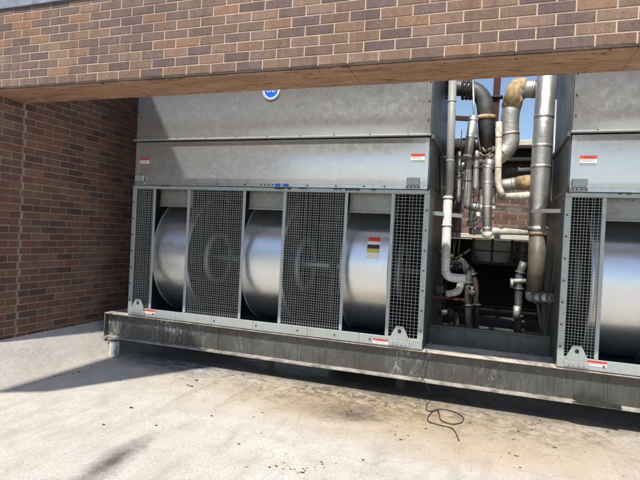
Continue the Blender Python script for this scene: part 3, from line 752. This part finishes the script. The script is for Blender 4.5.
for u_, v_, y_, lb in ((447, 243, 7.7, 'left of the yellow tag plate'), (472, 293, 8.2, 'on the dark pipe right of the red one')):
    e = MB().tube([P(u_-4, v_, y_), P(u_-3, v_, y_), P(u_+3, v_, y_), P(u_+4, v_, y_)], [.03, .06, .06, .03], 12).build('gate_valve', M['dark_pipe'])
    tag(e, 'small dark gate valve '+lb, 'valve')
    MB().tube([P(u_, v_, y_), P(u_, v_-6, y_)], .012, 8).build('stem', M['bolt_l'], e)
    MB().torus(P(u_, v_-6, y_), (0, 0, 1), .05, .009, 20, 6).build('hand_wheel', M['grey_pipe'], e)
stub(471.5, 176, 222, 5, 8.05, 'dirty insulated pipe hanging lowest behind the leaning silver pipe', 'alum_dirty')
stub(493.5, 172, 206, 5, 8.25, 'dirty insulated pipe tucked between the central silver pipe and the cream one', 'alum_dirty')
pipe('silver_branch', 'silver elbowed pipe reaching left from the knotty fittings', 'pipe', [(484, 160, 8.0), (470, 163, 8.0), (461, 165, 8.0), (460, 176, 8.0)], px(5.5, 8)/2, M['alum'], fil=.08, bands=(.2, .5))
pipe('silver_branch', 'short dull pipe stepping down toward the white horizontal pipe', 'pipe', [(478, 212, 8.1), (479, 222, 8.1), (467, 224, 8.1)], px(6, 8.1)/2, M['alum_dirty'], fil=.08, bands=(.3, .9))
# structural bits
mb = MB(); mb.beamseg(P(498, 70, 8.4), P(494.5, 128, 8.4), px(7, 8.4), .1, (0, 1, 0))
o = mb.build('steel_column', M['maroon']); tag(o, 'narrow dark maroon steel column between the elbows, against the sky', 'column')
MB().cbox(tuple(P(490, 95.5, 8.3)), tuple(P(503, 99.5, 8.46)), .004).build('splice_plate', M['angle'], o)
def strut(name, label, a, b, w, mat, cat='steel strut'):
    o = MB().beamseg(P(*a), P(*b), w, w, (0, 0, 1)).build(name, M[mat]); return tag(o, label, cat)
strut('steel_strut', 'thin black strut crossing the gap above the thin pipes', (435, 157, 7.6), (482, 158, 7.9), .04, 'dark_pipe')
strut('diagonal_brace', 'thin dark diagonal brace beside the grey pipe', (437, 192, 7.5), (462, 176, 7.7), .03, 'dark_pipe')
strut('steel_strut', 'dark vertical strut left of the thin pipes', (440.5, 157, 7.55), (441, 196, 7.5), .035, 'dark_pipe')
strut('channel_strut', 'galvanised channel strut clamping the white plastic pipe', (431, 213, 7.05), (461, 216, 7.35), .055, 'galv_frame')
strut('channel_strut', 'small galvanised strut between riser and right tower, below the pipes', (533, 211, 7.4), (562, 211, 7.0), .05, 'galv_frame')
strut('rust_pipe', 'rust coloured horizontal bar against the sky at left', (434, 117, 8.9), (472, 119, 8.9), .07, 'maroon', 'bar')
strut('red_pipe', 'thin red pipe low beside the left tower', (432, 297, 7.6), (465, 300, 7.9), .035, 'red_pipe', 'pipe')
strut('dark_column', 'dark steel column squeezed between the thick riser and the right tower', (556.5, 60, 8.8), (551, 330, 8.8), .13, 'angle', 'column')
# low dark pipework
pipe('dark_pipe', 'dark vertical pipe with top bend standing on the well floor at left', 'pipe', [(446, 262, 8.1), (462, 260, 8.3), (468, 272, 8.3), (468, 344, 8.3)], px(8, 8.3)/2, M['grey_pipe'], fil=.2, bands=(.4, .62), band_r=.02)
pipe('dark_pipe', 'lower dark bent pipe near the well floor at left', 'pipe', [(440, 313, 8.0), (455, 312, 8.2), (457, 333, 8.2)], px(7, 8.1)/2, M['dark_pipe'], fil=.15, bands=(.3,), band_r=.02)
o = pipe('valve_pipe', 'dark vertical pipe with silver valve fittings left of the riser foot', 'pipe', [(524, 262, 8.0), (519, 275, 8.0), (517, 352, 8.0)], px(8, 8)/2, M['grey_pipe'], fil=.1, bands=(.12, .3, .6, .8), band_r=.02)
MB().tube([P(510, 281, 7.95), P(526, 281, 7.95)], .035, 14).build('valve_body', M['alum_dirty'], o)
MB().ring(P(512, 283, 7.95), (1, 0, 0), .02, .05, .05, 18).build('hand_wheel', M['alum'], o)
MB().tube([P(517, 306, 7.9), P(516, 318, 7.9)], .05, 12).build('coupling', M['alum_dirty'], o)
strut('steel_strut', 'thin leaning dark leg below the riser foot', (537, 300, 7.6), (543, 345, 7.6), .03, 'dark_pipe')
strut('yellow_tag_plate', 'small yellow tag plate hanging in the dark pipework at left', (450, 255.5, 7.7), (453.5, 255.5, 7.7), .05, 'yellow', 'tag')
strut('junction_box', 'small black box beside the white plastic pipe, low in the gap', (437, 289, 7.5), (444, 289, 7.5), .10, 'ink', 'box')
mb = MB()
for (u0, v0, u1, v1) in ((463, 130, 459, 260), (470, 122, 456, 250), (478, 185, 474, 230), (455, 200, 452, 262)):
    a, b = P(u0, v0, 7.5), P(u1, v1, 7.5)
    c_ = MB().tube([a.lerp(b, t)+Vector((.02*math.sin(t*6+u0), 0, 0)) for t in [i/10 for i in range(11)]], .007, 6).build('hanging_wire', M['cable'])
    tag(c_, {463: 'thin black wire hanging beside the leaning silver pipe', 470: 'thin black wire crossing behind the leaning silver pipe', 478: 'thin wire ending above the white horizontal pipe', 455: 'thin wire hanging right beside the white plastic pipe'}[u0], 'wire', 'wires hanging in the pipe gap')

# ------------------------------------------------------- far building
fb = empty('brick_building', (0, 10.6, 0), 'reddish brick building with a white ledge and dark louvres behind the pipes', 'building')
YB = 10.5
shift(bricks((-3.6, YB, 0), (1, 0, 0), (0, -1, 0), 8.2, 2.33, 3.72, .1).build('brick_course', M['brick_far']), fb)
shift(MB().box((-3.6, YB+.007, 2.31), (4.6, YB+1.2, 3.72)).build('wall_core', M['mortar_dark']), fb)
shift(MB().cbox((-3.6, YB-.35, 2.22), (4.6, YB+1.2, 2.31), .01).build('ledge', M['far_light']), fb)
shift(MB().cbox((-3.6, YB-.25, 3.73), (4.6, YB+1.2, 3.80), .01).build('dark_beam', M['far_dark']), fb)
shift(MB().cbox((-3.6, YB-.10, 3.81), (4.6, YB+1.2, 3.95), .01).build('brick_band', M['far_grey']), fb)
shift(MB().cbox((-3.6, YB-.30, 3.96), (4.6, YB+1.2, 4.03), .01).build('dark_beam', M['far_dark']), fb)
shift(MB().cbox((-3.6, YB-.12, 4.04), (4.6, YB+1.2, 4.16), .01).build('roof_edge', M['far_light']), fb)
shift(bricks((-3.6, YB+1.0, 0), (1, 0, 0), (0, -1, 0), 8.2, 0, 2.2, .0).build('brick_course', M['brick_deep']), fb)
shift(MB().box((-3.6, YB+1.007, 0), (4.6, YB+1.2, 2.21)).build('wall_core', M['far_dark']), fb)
# window grid under the ledge
wy = YB+.25
a = P(470, 242, wy); b = P(524, 264, wy)
wf = MB()
for u in (473, 492, 512, 531, 550):
    p = P(u, 250, wy); wf.box((p.x-.022, wy-.03, b.z), (p.x+.022, wy+.03, 2.215))
x0_, x1_ = P(473, 250, wy).x, P(550, 250, wy).x
wf.box((x0_, wy-.032, b.z-.05), (x1_, wy+.032, b.z)); wf.box((x0_, wy-.025, (b.z+2.2)/2-.012), (x1_, wy+.025, (b.z+2.2)/2+.012))
wfo = shift(wf.build('window_grid', M['far_grey']), fb)
MB().box((x0_, wy+.035, b.z-.04), (x1_, wy+.045, 2.21)).build('pane', M['glass'], wfo).matrix_parent_inverse = Matrix()
wfo2 = None
# louvres below
m = MB(); z = P(480, 266, wy).z
zc = P(480, 315, YB).z
while z > zc:
    m.add([(-1.4, YB+.62, z), (1.6, YB+.62, z), (1.6, YB+.70, z-.055), (-1.4, YB+.70, z-.055)], [(0, 1, 2, 3)]); z -= .065
lv = m.build('louvre', M['far_dark']); lv.modifiers.new('s', 'SOLIDIFY').thickness = .006; shift(lv, fb)
# basin walls and steel between the towers
o = MB().cbox((-.80, 9.3, .30), (.75, 9.42, .80), .01).cbox((-.80, 9.22, .80), (.75, 9.45, .84), .01).build('basin_wall', M['far_grey']); tag(o, 'dark grey low basin wall closing the back of the pipe gap', 'wall')
o = MB().cbox((-.81, 7.18, .40), (.76, 7.21, .93), .006).cbox((-.81, 7.16, .931), (.76, 7.26, .955), .004).build('cross_pan', M['pan']); tag(o, 'dark grey sheet metal pan standing behind the pale ledge in the gap', 'pan')
for x0, x1 in ((-.822, -.78),):
    pass

# neighbouring building far behind the camera, seen only as a reflection in the sheet metal
nb = empty('office_block', (-42, -20, 0), 'plain dark brick office block across the yard', 'building')
shift(MB().box((-70, -32, 0), (-19.5, -20, 12)).build('wall', M['brick_far']), nb)
shift(MB().cbox((-70.3, -32.3, 12.01), (-19.2, -19.7, 12.5), .05).build('parapet', M['coping']), nb)
for i in range(8):
    for k in range(3):
        shift(MB().cbox((-67+i*6, -19.99, 1.5+k*3.6), (-64+i*6, -19.9, 3.4+k*3.6), .02).build('window', M['glass']), nb)

# --------------------------------------------------------- cable on the ground
c = [P(447, 270, 7.4), P(442, 318, 7.0), P(427, 349, 6.58), P(425, 354, 6.56), P(424, 362, 6.57), P(420.5, 374, 6.56), P(427, 386, 6.5)]
g = [G(432, 399, .01), G(430, 404, .01), G(436, 408, .01), G(450, 405+8, .01), G(462, 414+3, .01), G(463, 421, .01), G(455, 424, .012), G(442, 421, .02), G(430, 415, .012), G(427, 410, .01), G(434, 409.5, .022), G(445, 417, .012), G(456, 425, .02), G(458, 433, .01), G(461, 441, .008)]
g = [G(431, 397, .01), G(426, 407, .01), G(430, 411, .01), G(441, 409, .012), G(452, 411, .01), G(462, 416, .01), G(462, 422, .01), G(452, 424, .01), G(441, 420, .012), G(439, 413, .02), G(436, 410, .02), G(430, 414, .012), G(428, 421, .01), G(440, 425, .012), G(453, 429, .01), G(459, 441, .008)]
def cat_rom(pts, k=8):
    out = []
    for i in range(len(pts)-1):
        p0, p1, p2, p3 = pts[max(0, i-1)], pts[i], pts[i+1], pts[min(len(pts)-1, i+2)]
        for j in range(k):
            t = j/k; out.append(.5*((2*p1)+(p2-p0)*t+(2*p0-5*p1+4*p2-p3)*t*t+(3*p1-p0-3*p2+p3)*t**3))
    out.append(pts[-1]); return out
o = MB().tube(cat_rom(c+g), .0055, 8).build('loose_cable', M['cable']); tag(o, 'thin black cable hanging off the beam and looped on the concrete', 'cable')

# leaf litter
rr = random.Random(21); mb = MB()
def chip(p, s):
    a = rr.uniform(0, 6.28); n = rr.choice((4, 5, 6)); pts = []
    for i in range(n):
        t = a+i*6.283/n; k = s*rr.uniform(.45, 1.1); pts.append((p.x+math.cos(t)*k*1.3, p.y+math.sin(t)*k*.8, p.z+.003+rr.uniform(0, s*.35)))
    c_ = (p.x, p.y, p.z+.004+s*.25)
    mb.add(pts+[c_], [(i, (i+1) % n, n) for i in range(n)])
for _ in range(140):
    u = rr.uniform(120, 640); base = 372+(u-200)*.11 if u > 200 else 375
    v = base+abs(rr.gauss(0, 1))*34
    if v > 478: continue
    chip(G(u, v), rr.choice((.004, .005, .006, .007, .009, .012, .020)))
for (u, v, k, s) in ((123, 407, 1, .05), (190, 382, 7, .03), (98, 425, 2, .025), (285, 467, 12, .014), (298, 472, 10, .014), (320, 465, 10, .012), (240, 372, 10, .02), (305, 388, 10, .018),
                     (400, 440, 8, .016), (515, 455, 8, .014), (612, 432, 6, .02), (545, 420, 8, .016), (75, 372, 4, .03), (60, 375, 4, .02)):
    for _ in range(max(1, int(k*.6))): chip(G(u+rr.gauss(0, 6), v+rr.gauss(0, 2.5)), s*rr.uniform(.6, 1.3))
o = mb.build('leaf_litter', M['leaf'], fix=False); tag(o, 'scattered dark leaf bits and grit on the pale concrete', 'debris', kind='stuff')

# ------------------------------------------- added plates above the yard, unseen, shaped to cast the left-hand shadows
LX, LYd = .05, .68
SH = 9.5
sp = [(-5.72, 4.50), (-5.20, 4.82), (-4.05, 6.82), (-4.40, 7.04), (-5.74, 7.06)]
sp2 = [(-4.40, 8.555), (-5.06, 9.48), (-5.8, 10.5), (-6.9, 10.6), (-7.0, 8.555)]
shade_plates = [MB().prism([(x-LX*SH, y-LYd*SH, SH) for x, y in q], (0, 0, .03)).build('sail_panel', M['sail']) for q in (sp, sp2)]
sroot = empty('canvas_awning', (-7.2, .5, 0), 'plain canvas sail stretched high above the yard left of the wall', 'awning')
for q in shade_plates: shift(q, sroot)
for yy in (-.8, 3.6):  # invented supports for the added shadow plates
    shift(MB().tube([(-8.9, yy, gz(-8.9, yy)), (-8.9, yy, SH+.3)], .06, 12).build('mast', M['grey_pipe']), sroot)
    shift(MB().tube([(-8.9, yy, SH+.1), (-7.3, yy*.6+1.2, SH+.02)], .012, 6).build('guy_wire', M['cable']), sroot)

# ----------------------------------------------------------- light and camera
w = D.worlds.new('World'); sc.world = w; w.use_nodes = True; nt = w.node_tree
sky = nt.nodes.new('ShaderNodeTexSky'); sky.sky_type = 'NISHITA'; sky.sun_disc = False
L = Vector((LX, LYd, -1)).normalized(); el = math.asin(-L.z)
sky.sun_elevation = el; sky.sun_rotation = math.radians(180)+math.atan2(LX, LYd)
sky.air_density = 1.0; sky.dust_density = .6; sky.ozone_density = 1.4
bg = nt.nodes['Background']; nt.links.new(sky.outputs[0], bg.inputs[0]); bg.inputs[1].default_value = .12
sl = D.lights.new('sun', 'SUN'); sl.energy = 4.5; sl.angle = math.radians(.55); sl.color = (1, .94, .85)
so = D.objects.new('sun', sl); COL.objects.link(so); so.rotation_euler = L.to_track_quat('-Z', 'Y').to_euler()
cd = D.cameras.new('camera'); cam = D.objects.new('camera', cd); COL.objects.link(cam)
cd.sensor_width = 36; cd.lens = F/640*36; cd.clip_end = 2000; cd.clip_start = .05
cam.matrix_world = Matrix(((R_.x, U_.x, -fwd.x, 0), (R_.y, U_.y, -fwd.y, 0), (R_.z, U_.z, -fwd.z, CAMH), (0, 0, 0, 1)))
sc.camera = cam
vs_ = sc.view_settings; vs_.view_transform = 'Standard'; vs_.look = 'None'; vs_.exposure = .3; vs_.gamma = 1
try: vs_.use_curve_mapping = False
except Exception: pass
